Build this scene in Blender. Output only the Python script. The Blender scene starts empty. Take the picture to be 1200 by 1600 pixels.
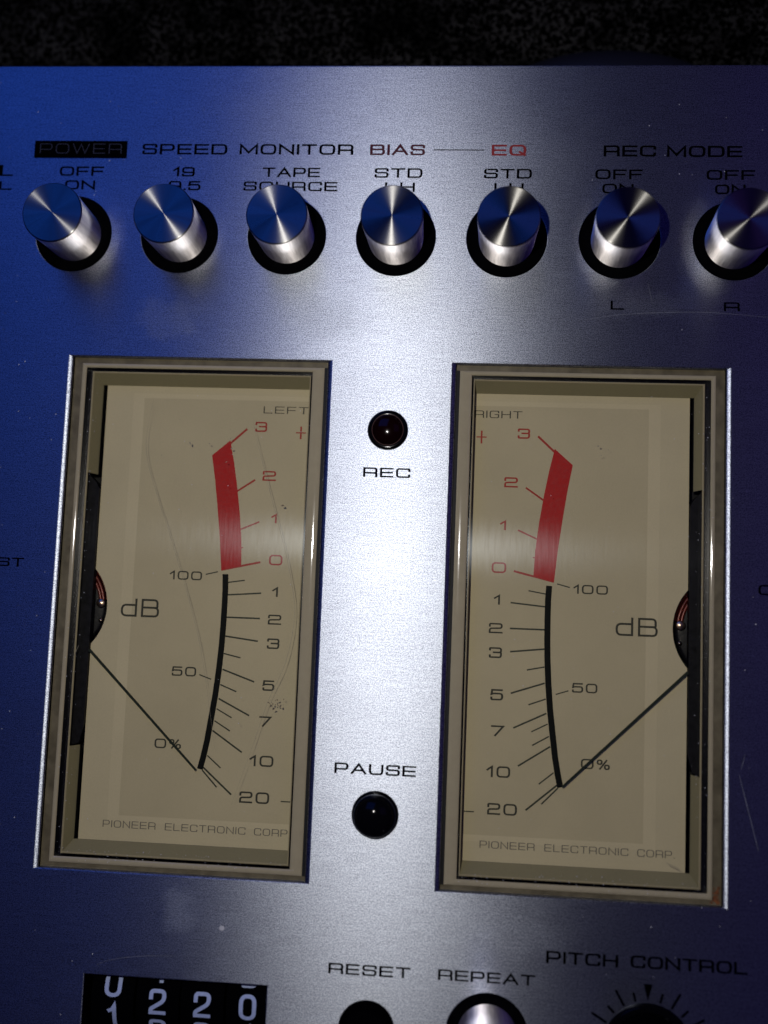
import bpy, bmesh, math, random
from mathutils import Vector, Matrix

S = 0.001                    # millimetres to metres
LIFT = 175.0                 # the panel's datum (top of the meter windows) stands this far above the ground plane, mm


def W(x, y, z=0.0):
    """panel millimetres (x right, y up, z out of the panel) -> world metres; the panel stands upright and faces -Y"""
    return Vector((x * S, -z * S, (y + LIFT) * S))


def D(x, y, z):
    return Vector((x * S, -z * S, y * S))


scene = bpy.context.scene
# ------------------------------------------------------------------ camera
CX, CY, CZ = 16.878, -53.149, 216.186
ra, rb, rc = 0.1044, 0.0763, 0.0312
R = Matrix.Rotation(rc, 3, 'Z') @ Matrix.Rotation(ra, 3, 'X') @ Matrix.Rotation(rb, 3, 'Y')
P2W = Matrix(((1, 0, 0), (0, 0, -1), (0, 1, 0)))
cam = bpy.data.cameras.new('camera')
cam_o = bpy.data.objects.new('camera', cam)
scene.collection.objects.link(cam_o)
cam_o.matrix_world = Matrix.Translation(W(CX, CY, CZ)) @ (P2W @ R).to_4x4()
cam.sensor_fit = 'VERTICAL'
cam.sensor_height = 36.0
cam.lens = 1675.7 / 1600 * 36.0
cam.clip_start = 0.005
cam.clip_end = 20
cam.dof.use_dof = True
cam.dof.focus_distance = 0.2205
cam.dof.aperture_fstop = 6.0
scene.camera = cam_o

# ------------------------------------------------------------------ light
world = bpy.data.worlds.new('World')
scene.world = world
world.use_nodes = True
bg = world.node_tree.nodes['Background']
bg.inputs[0].default_value = (0.06, 0.04, 1.0, 1)
bg.inputs[1].default_value = 0.024


def lamp(name, loc, aim, size, power, col, shape='DISK'):
    l = bpy.data.lights.new(name, 'AREA')
    l.shape = shape
    l.size = size * S
    l.energy = power
    l.color = col
    o = bpy.data.objects.new(name, l)
    scene.collection.objects.link(o)
    o.location = W(*loc)
    d = W(*aim) - W(*loc)
    o.rotation_euler = d.to_track_quat('-Z', 'Y').to_euler()
    return o


lamp('phone_flash', (-14.7, -21.9, 216), (0, -45, 0), 5, 0.20, (1.0, 0.965, 0.93))
lamp('blue_room_light', (-205, 350, 430), (-30, -10, 0), 390, 0.40, (0.02, 0.15, 1.0), 'SQUARE')
lamp('violet_room_light', (330, 120, 430), (40, -40, 0), 300, 0.045, (0.30, 0.16, 1.0), 'SQUARE')
scene.view_settings.view_transform = 'Standard'
scene.view_settings.look = 'None'
scene.view_settings.exposure = 0
scene.view_settings.gamma = 1
scene.cycles.max_bounces = 10
scene.cycles.transparent_max_bounces = 16
scene.cycles.caustics_reflective = True
scene.cycles.blur_glossy = 0.0


# ------------------------------------------------------------------ materials
class NT:
    def __init__(s, name):
        s.m = bpy.data.materials.new(name)
        s.m.use_nodes = True
        s.t = s.m.node_tree
        s.b = s.t.nodes['Principled BSDF']
        s.out = s.t.nodes['Material Output']

    def n(s, typ, **kw):
        nd = s.t.nodes.new(typ)
        for k, v in kw.items():
            if k.startswith('_'):
                nd.inputs[k[1:].replace('_', ' ')].default_value = v
            else:
                setattr(nd, k, v)
        return nd

    def l(s, a, b):
        s.t.links.new(a, b)

    def math(s, op, a, b=None, c=None):
        nd = s.t.nodes.new('ShaderNodeMath')
        nd.operation = op
        for i, v in enumerate((a, b, c)):
            if v is None:
                continue
            if isinstance(v, (int, float)):
                nd.inputs[i].default_value = v
            else:
                s.l(v, nd.inputs[i])
        return nd.outputs[0]

    def noise(s, vec, scale, detail=3, rough=0.5, mapping=None):
        if mapping:
            mp = s.n('ShaderNodeMapping')
            mp.inputs['Scale'].default_value = mapping
            s.l(vec, mp.inputs[0])
            vec = mp.outputs[0]
        nd = s.n('ShaderNodeTexNoise')
        nd.inputs['Scale'].default_value = scale
        nd.inputs['Detail'].default_value = detail
        nd.inputs['Roughness'].default_value = rough
        s.l(vec, nd.inputs['Vector'])
        return nd.outputs['Fac']

    def rng(s, v, a, b, c, d):
        nd = s.n('ShaderNodeMapRange')
        nd.inputs[1].default_value = a
        nd.inputs[2].default_value = b
        nd.inputs[3].default_value = c
        nd.inputs[4].default_value = d
        s.l(v, nd.inputs[0])
        return nd.outputs[0]


def plain(name, col, rough=0.5, metal=0.0, spec=0.5, wear=0.0, wscale=300, bump=0.0, bscale=2000):
    k = NT(name)
    b = k.b
    b.inputs['Base Color'].default_value = (*col, 1)
    b.inputs['Roughness'].default_value = rough
    b.inputs['Metallic'].default_value = metal
    b.inputs['Specular IOR Level'].default_value = spec
    tc = k.n('ShaderNodeTexCoord').outputs['Object']
    if wear:
        f = k.noise(tc, wscale, 4, 0.6)
        mx = k.n('ShaderNodeMix', data_type='RGBA')
        mx.inputs[6].default_value = (*[c * (1 - wear) for c in col], 1)
        mx.inputs[7].default_value = (*[min(1, c * (1 + wear)) for c in col], 1)
        k.l(k.rng(f, 0.3, 0.7, 0, 1), mx.inputs[0])
        k.l(mx.outputs[2], b.inputs['Base Color'])
        k.l(k.rng(f, 0.3, 0.7, rough * 0.85, min(1, rough * 1.2)), b.inputs['Roughness'])
    if bump:
        f = k.noise(tc, bscale, 3, 0.6)
        bp = k.n('ShaderNodeBump')
        bp.inputs['Strength'].default_value = bump
        bp.inputs['Distance'].default_value = 0.00005
        k.l(f, bp.inputs['Height'])
        k.l(bp.outputs[0], b.inputs['Normal'])
    return k.m


def brushed_panel():
    k = NT('brushed_aluminium')
    b = k.b
    tc = k.n('ShaderNodeTexCoord').outputs['Object']
    long_ = k.noise(tc, 1.0, 4, 0.65, (160, 1, 9000))      # long brush lines
    short = k.noise(tc, 1.0, 3, 0.6, (1500, 1500, 6500))   # short fine grain
    grit = k.noise(tc, 5400, 2, 0.8)
    blot = k.noise(tc, 28, 3, 0.5)
    smear = k.noise(tc, 1.0, 4, 0.6, (30, 1, 60))
    g = k.math('ADD', k.math('MULTIPLY', long_, 0.22), k.math('ADD', k.math('MULTIPLY', short, 0.25), k.math('MULTIPLY', grit, 0.85)))
    # a few dull finger smudges with a shape of their own (centre x, y, rx, ry in panel mm)
    sm = None
    for (cx, cy, rx, ry, wgt) in ((-38.0, -112.0, 3.2, 5.0, 0.6), (-14.5, 9.0, 9.0, 4.5, 0.55), (-48.0, 8.5, 7.0, 5.0, 0.4), (52.0, 13.0, 10.0, 3.0, 0.35), (30.0, -113.0, 9.0, 4.0, 0.3)):
        mp = k.n('ShaderNodeMapping')
        mp.inputs['Location'].default_value = (-cx / rx, 0, -cy / ry)
        mp.inputs['Scale'].default_value = (1000 / rx, 0, 1000 / ry)
        k.l(tc, mp.inputs[0])
        ln = k.n('ShaderNodeVectorMath', operation='LENGTH')
        k.l(mp.outputs[0], ln.inputs[0])
        wob = k.math('ADD', ln.outputs['Value'], k.rng(k.noise(tc, 260, 4, 0.6), 0.3, 0.7, -0.45, 0.45))
        m = k.rng(wob, 0.5, 1.15, wgt, 0.0)
        sm = m if sm is None else k.math('MAXIMUM', sm, m)
    rough = k.math('ADD', k.rng(g, 0.47, 0.84, 0.385, 0.44), k.math('ADD', k.rng(blot, 0.3, 0.7, -0.008, 0.008), k.rng(smear, 0.35, 0.75, -0.006, 0.012)))
    rough = k.math('ADD', rough, k.math('MULTIPLY', sm, 0.035))
    col = k.n('ShaderNodeMix', data_type='RGBA')
    col.inputs[6].default_value = (0.115, 0.127, 0.155, 1)
    col.inputs[7].default_value = (0.55, 0.59, 0.655, 1)
    k.l(k.rng(g, 0.565, 0.745, 0, 1), col.inputs[0])
    bp = k.n('ShaderNodeBump')
    bp.inputs['Strength'].default_value = 0.5
    bp.inputs['Distance'].default_value = 0.00003
    k.l(g, bp.inputs['Height'])
    gl = k.n('ShaderNodeBsdfAnisotropic', distribution='BECKMANN')
    gl.inputs['Anisotropy'].default_value = 0.51
    tg = k.n('ShaderNodeCombineXYZ')
    tg.inputs[0].default_value = 1.0           # grain runs left-right, the highlight spreads up-down
    k.l(tg.outputs[0], gl.inputs['Tangent'])
    k.l(rough, gl.inputs['Roughness'])
    k.l(col.outputs[2], gl.inputs['Color'])
    k.l(bp.outputs[0], gl.inputs['Normal'])
    gb = k.n('ShaderNodeBsdfAnisotropic')
    gb.inputs['Roughness'].default_value = 0.62
    gb.inputs['Anisotropy'].default_value = 0.3
    k.l(tg.outputs[0], gb.inputs['Tangent'])
    k.l(col.outputs[2], gb.inputs['Color'])
    mx = k.n('ShaderNodeMixShader')
    k.l(k.rng(sm, 0, 1, 0.15, 0.42), mx.inputs[0])
    k.l(gl.outputs[0], mx.inputs[1])
    k.l(gb.outputs[0], mx.inputs[2])
    k.t.nodes.remove(b)
    k.l(mx.outputs[0], k.out.inputs['Surface'])
    return k.m


def turned_metal(name, col, rough, aniso, side=False):
    """lathe-turned aluminium: grooves run round the part's own axis (object Y)"""
    k = NT(name)
    b = k.b
    tc = k.n('ShaderNodeTexCoord').outputs['Object']
    sep = k.n('ShaderNodeSeparateXYZ')
    k.l(tc, sep.inputs[0])
    X, Y, Z = sep.outputs
    b.inputs['Metallic'].default_value = 1
    b.inputs['Base Color'].default_value = (*col, 1)
    r = k.math('SQRT', k.math('ADD', k.math('MULTIPLY', X, X), k.math('MULTIPLY', Z, Z)))
    ang = k.math('ARCTAN2', Z, X)
    cmb = k.n('ShaderNodeCombineXYZ')
    rnd = k.math('MULTIPLY', k.n('ShaderNodeObjectInfo').outputs['Random'], 60)
    if not side:
        k.l(X, cmb.inputs[0])
        k.l(Z, cmb.inputs[2])                  # radial spread of the highlight
        k.l(k.math('MULTIPLY', r, 26000), (v := k.n('ShaderNodeCombineXYZ')).inputs[0])
        f = k.noise(v.outputs[0], 1.0, 3, 0.6)
        # slight angular unevenness left by the tool
        k.l(k.math('COSINE', ang), (u := k.n('ShaderNodeCombineXYZ')).inputs[0])
        k.l(k.math('SINE', ang), u.inputs[1])
        k.l(rnd, u.inputs[2])
        fa = k.noise(u.outputs[0], 3.0, 3, 0.6)
        rr = k.math('ADD', k.rng(f, 0.3, 0.7, rough - 0.05, rough + 0.06), k.rng(fa, 0.3, 0.7, -0.04, 0.05))
        k.l(rr, b.inputs['Roughness'])
        bp = k.n('ShaderNodeBump')
        bp.inputs['Strength'].default_value = 0.10
        bp.inputs['Distance'].default_value = 0.00002
        k.l(f, bp.inputs['Height'])
        k.l(bp.outputs[0], b.inputs['Normal'])
    else:
        cmb.inputs[1].default_value = 1.0      # spread along the shaft
        k.l(k.math('COSINE', ang), (u := k.n('ShaderNodeCombineXYZ')).inputs[0])
        k.l(k.math('SINE', ang), u.inputs[1])
        k.l(k.math('ADD', k.math('MULTIPLY', Y, 18), rnd), u.inputs[2])
        fa = k.noise(u.outputs[0], 9.0, 4, 0.65)
        k.l(k.rng(fa, 0.3, 0.7, rough - 0.07, rough + 0.09), b.inputs['Roughness'])
        mx = k.n('ShaderNodeMix', data_type='RGBA')
        mx.inputs[6].default_value = (*[c * 0.82 for c in col], 1)
        mx.inputs[7].default_value = (*[min(1, c * 1.12) for c in col], 1)
        k.l(k.rng(fa, 0.35, 0.65, 0, 1), mx.inputs[0])
        k.l(mx.outputs[2], b.inputs['Base Color'])
    b.inputs['Anisotropic'].default_value = aniso
    k.l(cmb.outputs[0], b.inputs['Tangent'])
    if side:
        g2 = k.n('ShaderNodeBsdfAnisotropic')
        g2.inputs['Roughness'].default_value = 0.22
        g2.inputs['Color'].default_value = (*[c * 0.95 for c in col], 1)
        mx = k.n('ShaderNodeAddShader')        # worn turning marks (wide) under a polished sheen (narrow)
        k.l(b.outputs[0], mx.inputs[0])
        k.l(g2.outputs[0], mx.inputs[1])
        k.l(mx.outputs[0], k.out.inputs['Surface'])
    return k.m


def beige_face(name, col):
    k = NT(name)
    b = k.b
    tc = k.n('ShaderNodeTexCoord').outputs['Object']
    f1 = k.noise(tc, 60, 4, 0.6)
    f2 = k.noise(tc, 2600, 2, 0.6)
    f = k.math('ADD', k.math('MULTIPLY', f1, 0.6), k.math('MULTIPLY', f2, 0.4))
    mx = k.n('ShaderNodeMix', data_type='RGBA')
    mx.inputs[6].default_value = (*[c * 0.92 for c in col], 1)
    mx.inputs[7].default_value = (*[c * 1.07 for c in col], 1)
    k.l(k.rng(f, 0.3, 0.7, 0, 1), mx.inputs[0])
    k.l(mx.outputs[2], b.inputs['Base Color'])
    b.inputs['Roughness'].default_value = 0.7
    b.inputs['Specular IOR Level'].default_value = 0.15
    return k.m


def cover_clear():
    k = NT('clear_cover_plastic')
    k.t.nodes.remove(k.b)
    tc = k.n('ShaderNodeTexCoord').outputs['Object']
    tr = k.n('ShaderNodeBsdfTransparent')
    tr.inputs[0].default_value = (0.985, 0.98, 0.955, 1)
    gl = k.n('ShaderNodeBsdfAnisotropic', distribution='BECKMANN')
    gl.inputs['Color'].default_value = (0.85, 0.93, 1.0, 1)
    gl.inputs['Anisotropy'].default_value = 0.65
    tg = k.n('ShaderNodeCombineXYZ')
    tg.inputs[2].default_value = 1.0
    k.l(tg.outputs[0], gl.inputs['Tangent'])
    st = k.noise(tc, 1.0, 4, 0.7, (2400, 1, 130))          # faint upright polishing marks
    k.l(k.rng(st, 0.3, 0.7, 0.20, 0.225), gl.inputs['Roughness'])
    mx = k.n('ShaderNodeMixShader')
    fr = k.n('ShaderNodeFresnel')
    fr.inputs[0].default_value = 1.4
    k.l(k.math('MULTIPLY', fr.outputs[0], k.rng(st, 0.3, 0.7, 0.07, 0.15)), mx.inputs[0])
    k.l(tr.outputs[0], mx.inputs[1])
    k.l(gl.outputs[0], mx.inputs[2])
    k.l(mx.outputs[0], k.out.inputs['Surface'])
    return k.m


def speckled_black():
    k = NT('black_crackle_paint')
    b = k.b
    tc = k.n('ShaderNodeTexCoord').outputs['Object']
    f = k.noise(tc, 900, 3, 0.7)
    mx = k.n('ShaderNodeMix', data_type='RGBA')
    mx.inputs[6].default_value = (0.0005, 0.0005, 0.0004, 1)
    mx.inputs[7].default_value = (0.034, 0.032, 0.026, 1)
    k.l(k.math('MULTIPLY', k.rng(f, 0.49, 0.56, 0, 1), k.rng(k.noise(tc, 70, 3, 0.6), 0.35, 0.62, 0.15, 1)), mx.inputs[0])
    k.l(mx.outputs[2], b.inputs['Base Color'])
    b.inputs['Roughness'].default_value = 0.8
    b.inputs['Specular IOR Level'].default_value = 0.0
    return k.m


M_PANEL = brushed_panel()
M_CAP = turned_metal('turned_aluminium_face', (0.265, 0.26, 0.24), 0.30, 1.0)
M_SIDE = turned_metal('turned_aluminium_side', (0.80, 0.755, 0.72), 0.56, 1.0, side=True)
M_INK = plain('black_ink', (0.0012, 0.0012, 0.002), 0.9, spec=0.0)
M_REDINK = plain('red_ink', (0.34, 0.035, 0.03), 0.5, spec=0.25)
M_BIAS = plain('dark_red_ink', (0.09, 0.018, 0.022), 0.5, spec=0.2)
M_SILVERINK = plain('bare_metal_lettering', (0.03, 0.03, 0.04), 0.5, metal=0.0, spec=0.3)
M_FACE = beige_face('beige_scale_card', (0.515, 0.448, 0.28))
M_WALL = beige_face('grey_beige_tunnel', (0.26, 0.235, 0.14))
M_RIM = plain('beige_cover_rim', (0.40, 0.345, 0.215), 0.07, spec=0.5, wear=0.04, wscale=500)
M_RIMD = plain('dark_olive_flange', (0.13, 0.108, 0.06), 0.4, spec=0.3, wear=0.3, wscale=350)  # dark olive, deeper than the rim
M_LINE = plain('pale_moulding', (0.48, 0.43, 0.30), 0.5, spec=0.2)
M_DARK = plain('black_gap', (0.006, 0.006, 0.006), 0.6, spec=0.25)
M_GROOVE = plain('dark_glossy_groove', (0.006, 0.006, 0.010), 0.25, spec=0.5)
M_BLACK = plain('gloss_black_plastic', (0.002, 0.002, 0.003), 0.10, spec=0.14)
M_MATT = plain('matt_black_plastic', (0.0015, 0.0015, 0.002), 0.8, spec=0.0)
M_MOVE = plain('dusty_black_housing', (0.003, 0.003, 0.005), 0.45, spec=0.2, wear=0.5, wscale=900, bump=0.4)
M_SCALE = plain('black_scale_ink', (0.003, 0.004, 0.003), 0.6, spec=0.1)
M_SCRED = plain('red_scale_ink', (0.43, 0.012, 0.010), 0.6, spec=0.25, wear=0.06, wscale=1500)
M_SCRED2 = plain('thin_red_scale_ink', (0.38, 0.050, 0.038), 0.6, spec=0.1)
M_TICK = plain('dark_green_grey_ink', (0.035, 0.040, 0.025), 0.5, spec=0.2)
M_TEXT = plain('soft_black_ink', (0.052, 0.052, 0.038), 0.6, spec=0.1)
M_NEEDLE = plain('needle_enamel', (0.020, 0.027, 0.020), 0.6, spec=0.1)
M_LENSR = plain('dark_red_lens', (0.006, 0.0007, 0.0007), 0.12, spec=0.2)
M_RING = plain('dull_copper_ring', (0.05, 0.012, 0.012), 0.4, spec=0.3)
M_COPPER = plain('copper_winding', (0.11, 0.014, 0.008), 0.3, metal=0.3, wear=0.4, wscale=1200)
M_BRASS = plain('worn_brass', (0.75, 0.55, 0.38), 0.3, metal=1.0, wear=0.3)
M_DIGIT = plain('pale_blue_white_digit', (0.42, 0.50, 0.74), 0.6, spec=0.2, wear=0.08, wscale=1500)
M_SCRATCH = plain('bright_scratch', (0.22, 0.23, 0.26), 0.7, metal=0.3)
M_HAIR = plain('hairline_scratch', (0.27, 0.24, 0.16), 0.5, spec=0.3)
M_DUST = plain('pale_dust', (0.6, 0.6, 0.62), 0.9, spec=0.1)
M_GRIME = plain('brown_grime', (0.20, 0.16, 0.10), 0.8, spec=0.1)
M_RUST = plain('rusty_grime', (0.17, 0.06, 0.02), 0.7, spec=0.2, wear=0.7, wscale=1500)
M_CLEAR = cover_clear()
M_SPECK = speckled_black()
M_CAB = plain('black_cabinet_paint', (0.01, 0.01, 0.01), 0.6, spec=0.2)
M_HUMP = plain('dim_satin_black', (0.01, 0.01, 0.012), 0.45, spec=0.5)

# ------------------------------------------------------------------ mesh helpers (all in panel millimetres)
ROOT = bpy.data.objects.new('tape_deck', None)
scene.collection.objects.link(ROOT)
ROOT['label'] = 'tape deck with brushed aluminium front, turned knobs and two tall beige level meters'
ROOT['category'] = 'tape deck'
ROOT.location = (0, 0, 0)
ROOT.empty_display_size = 0.02


def world_loc(o):
    p = Vector((0, 0, 0))
    while o is not None:
        p += o.location
        o = o.parent
    return p


class MB:
    def __init__(s):
        s.v = []
        s.f = []
        s.mi = []
        s.sm = []

    def add(s, verts, faces, mi=0, smooth=False):
        k = len(s.v)
        s.v += [tuple(p) for p in verts]
        s.f += [tuple(i + k for i in f) for f in faces]
        s.mi += [mi] * len(faces)
        s.sm += [smooth] * len(faces)
        return s

    def box(s, x0, x1, y0, y1, z0, z1, mi=0):
        v = [(x, y, z) for z in (z0, z1) for y in (y0, y1) for x in (x0, x1)]
        return s.add(v, [(0, 2, 3, 1), (4, 5, 7, 6), (0, 1, 5, 4), (1, 3, 7, 5), (3, 2, 6, 7), (2, 0, 4, 6)], mi)

    def quad(s, a, b, c, d, mi=0):
        return s.add([a, b, c, d], [(0, 1, 2, 3)], mi)

    def poly(s, pts, z, mi=0):
        return s.add([(x, y, z) for x, y in pts], [tuple(range(len(pts)))], mi)

    def prism(s, pts, z0, z1, mi=0):
        n = len(pts)
        s.add([(x, y, z1) for x, y in pts], [tuple(range(n))], mi)
        for i in range(n):
            a, b = pts[i], pts[(i + 1) % n]
            s.quad((a[0], a[1], z0), (b[0], b[1], z0), (b[0], b[1], z1), (a[0], a[1], z1), mi)
        return s

    def lathe(s, prof, n=64, mi=0, c=(0, 0), smooth=True, cap0=False, cap1=False):
        """prof = [(r, z)...]; each segment keeps hard edges only where split into several calls"""
        v = []
        for r, z in prof:
            for i in range(n):
                t = 2 * math.pi * i / n
                v.append((c[0] + r * math.cos(t), c[1] + r * math.sin(t), z))
        f = []
        for j in range(len(prof) - 1):
            for i in range(n):
                a = j * n + i
                b = j * n + (i + 1) % n
                f.append((a, b, b + n, a + n))
        s.add(v, f, mi, smooth)
        if cap1:
            s.add([(c[0] + prof[-1][0] * math.cos(2 * math.pi * i / n), c[1] + prof[-1][0] * math.sin(2 * math.pi * i / n), prof[-1][1]) for i in range(n)], [tuple(range(n))], mi)
        if cap0:
            s.add([(c[0] + prof[0][0] * math.cos(2 * math.pi * i / n), c[1] + prof[0][0] * math.sin(2 * math.pi * i / n), prof[0][1]) for i in range(n)], [tuple(reversed(range(n)))], mi)
        return s

    def build(s, name, mats, parent=None, org=(0, 0, 0), label=None, kind=None):
        """vertices are given relative to org (panel mm)"""
        me = bpy.data.meshes.new(name)
        me.from_pydata([tuple(D(*p)) for p in s.v], [], s.f)
        if not isinstance(mats, (list, tuple)):
            mats = [mats]
        for m in mats:
            me.materials.append(m)
        me.polygons.foreach_set('material_index', s.mi)
        me.polygons.foreach_set('use_smooth', s.sm)
        me.update()
        o = bpy.data.objects.new(name, me)
        scene.collection.objects.link(o)
        if parent is not None:
            o.parent = parent
        o.location = W(*org) - (world_loc(parent) if parent else Vector((0, 0, 0)))
        if label:
            o['label'] = label
        if kind:
            o['kind'] = kind
        return o


def empty(name, parent, org, label=None):
    o = bpy.data.objects.new(name, None)
    scene.collection.objects.link(o)
    o.parent = parent
    o.empty_display_size = 0.005
    o.location = W(*org) - world_loc(parent)
    if label:
        o['label'] = label
    return o


# ------------------------------------------------------------------ wide square lettering drawn with a flat pen
G = {
    'A': (1.42, [(0, [(0, 0), (.5, 1), (1, 0)]), (0, [(.2, .33), (.8, .33)])]),
    'B': (1.3, [(1, [(0, 0), (1, 0, .22), (1, .53, .22), (0, .53)]), (0, [(0, .55), (0, 1), (.94, 1, .2), (.94, .53, .2), (.8, .53)])]),
    'C': (1.3, [(0, [(1, .76), (1, 1, .28), (0, 1, .28), (0, 0, .28), (1, 0, .28), (1, .24)])]),
    'D': (1.35, [(1, [(0, 0), (1, 0, .32), (1, 1, .32), (0, 1)])]),
    'E': (1.2, [(0, [(1, 1), (0, 1), (0, 0), (1, 0)]), (0, [(0.05, .5), (.95, .5)])]),
    'F': (1.15, [(0, [(1, 1), (0, 1), (0, 0)]), (0, [(0.05, .48), (.9, .48)])]),
    'G': (1.3, [(0, [(1, .76), (1, 1, .28), (0, 1, .28), (0, 0, .28), (1, 0, .2), (1, .48), (.6, .48)])]),
    'H': (1.3, [(0, [(0, 0), (0, 1)]), (0, [(1, 0), (1, 1)]), (0, [(0.03, .52), (.97, .52)])]),
    'I': (0.0, [(0, [(0, 0), (0, 1)])]),
    'L': (1.1, [(0, [(0, 1), (0, 0), (1, 0)])]),
    'M': (1.6, [(0, [(0, 0), (0, 1), (.5, .12), (1, 1), (1, 0)])]),
    'N': (1.3, [(0, [(0, 0), (0, 1), (1, 0), (1, 1)])]),
    'O': (1.35, [(1, [(0, 0, .33), (1, 0, .33), (1, 1, .33), (0, 1, .33)])]),
    'P': (1.25, [(0, [(0, 0), (0, 1), (1, 1, .26), (1, .4, .26), (0.05, .4)])]),
    'Q': (1.35, [(1, [(0, 0, .33), (1, 0, .33), (1, 1, .33), (0, 1, .33)]), (0, [(.66, .3), (1.0, -.02)])]),
    'R': (1.3, [(0, [(0, 0), (0, 1), (1, 1, .24), (1, .42, .22), (0.05, .42)]), (0, [(.7, .42), (1.0, .42, .12), (1.0, 0)])]),
    'S': (1.25, [(0, [(1, .77), (1, 1, .22), (0, 1, .25), (0, .52, .22), (1, .52, .22), (1, 0, .25), (0, 0, .22), (0, .23)])]),
    'T': (1.25, [(0, [(0, 1), (1, 1)]), (0, [(.5, .95), (.5, 0)])]),
    'U': (1.3, [(0, [(0, 1), (0, 0, .3), (1, 0, .3), (1, 1)])]),
    'W': (1.75, [(0, [(0, 1), (.25, 0), (.5, .95), (.75, 0), (1, 1)])]),
    'd': (1.15, [(1, [(0, 0, .26), (1, 0), (1, .66), (0, .66, .26)]), (0, [(1, .6), (1, 1)])]),
    '0': (1.2, [(1, [(0, 0, .3), (1, 0, .3), (1, 1, .3), (0, 1, .3)])]),
    '1': (0.5, [(0, [(0, .68), (.25, .78, .1), (.9, 1), (.9, 0)])]),
    '2': (1.15, [(0, [(0, .74), (0, 1, .24), (1, 1, .24), (1, .52, .22), (0, .46, .2), (0, 0), (1, 0)])]),
    '3': (1.15, [(0, [(0, .8), (0, 1, .2), (1, 1, .24), (1, .53, .18), (.35, .53)]), (0, [(.8, .53), (1, .53, .18), (1, 0, .26), (0, 0, .22), (0, .2)])]),
    '5': (1.15, [(0, [(.95, 1), (0.06, 1), (0, .55), (.2, .63, .1), (1, .63, .24), (1, 0, .28), (0, 0, .22), (0, .2)])]),
    '7': (1.15, [(0, [(0, 1), (1, 1), (.3, 0)])]),
    '9': (1.2, [(1, [(0, .42, .24), (1, .42), (1, 1, .26), (0, 1, .26)]), (0, [(1, .45), (1, 0, .26), (0, 0, .24), (0, .16)])]),
    '%': (1.25, [(1, [(0, .55, .16), (.36, .55, .16), (.36, 1, .16), (0, 1, .16)]), (1, [(.64, 0, .16), (1, 0, .16), (1, .45, .16), (.64, .45, .16)]), (0, [(.22, 0), (.78, 1)])]),
    '+': (1.0, [(0, [(0, .5), (1, .5)]), (0, [(.5, 0), (.5, 1)])]),
    '.': (0.0, [(0, [(0, 0), (0, .03)])]),
    '-': (1.0, [(0, [(0, .5), (1, .5)])]),
    ' ': (0.45, []),
}
# narrower rounder numerals of the tape counter
GC = {
    '0': (0.62, [(1, [(0, 0, .33), (1, 0, .33), (1, 1, .33), (0, 1, .33)])]),
    '1': (0.3, [(0, [(0, .72), (.6, .8, .1), (.9, 1), (.9, 0)])]),
    '2': (0.62, [(0, [(0, .7), (0, 1, .31), (1, 1, .31), (1, .58, .3), (0, .18, .2), (0, 0), (1, 0)])]),
    '3': (0.62, [(0, [(0, .76), (0, 1, .3), (1, 1, .3), (1, .53, .22), (.4, .53)]), (0, [(.6, .53), (1, .53, .2), (1, 0, .31), (0, 0, .31), (0, .26)])]),
    '9': (0.62, [(1, [(0, .42, .3), (1, .42, .1), (1, 1, .31), (0, 1, .31)]), (0, [(1, .5), (1, 0, .31), (0, 0, .31), (0, .2)])]),
}


def round_path(pts, closed):
    n = len(pts)
    out = []
    for i, p in enumerate(pts):
        r = p[2] if len(p) > 2 else 0
        if r <= 0 or (not closed and i in (0, n - 1)):
            out.append((p[0], p[1]))
            continue
        a = Vector(pts[i - 1][:2])
        b = Vector(p[:2])
        c = Vector(pts[(i + 1) % n][:2])
        u = (a - b)
        v = (c - b)
        lu, lv = u.length, v.length
        u /= lu
        v /= lv
        ang = math.acos(max(-1, min(1, u.dot(v))))
        d = min(r / math.tan(ang / 2), lu * 0.49 if len(pts) > 3 else lu * .9, lv * 0.49)
        p0, p1 = b + u * d, b + v * d
        for k in range(7):
            t = k / 6
            # quadratic corner, slightly squared
            q = p0 * (1 - t) ** 2 + b * 2 * t * (1 - t) + p1 * t ** 2
            out.append((q.x, q.y))
    return out


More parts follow.
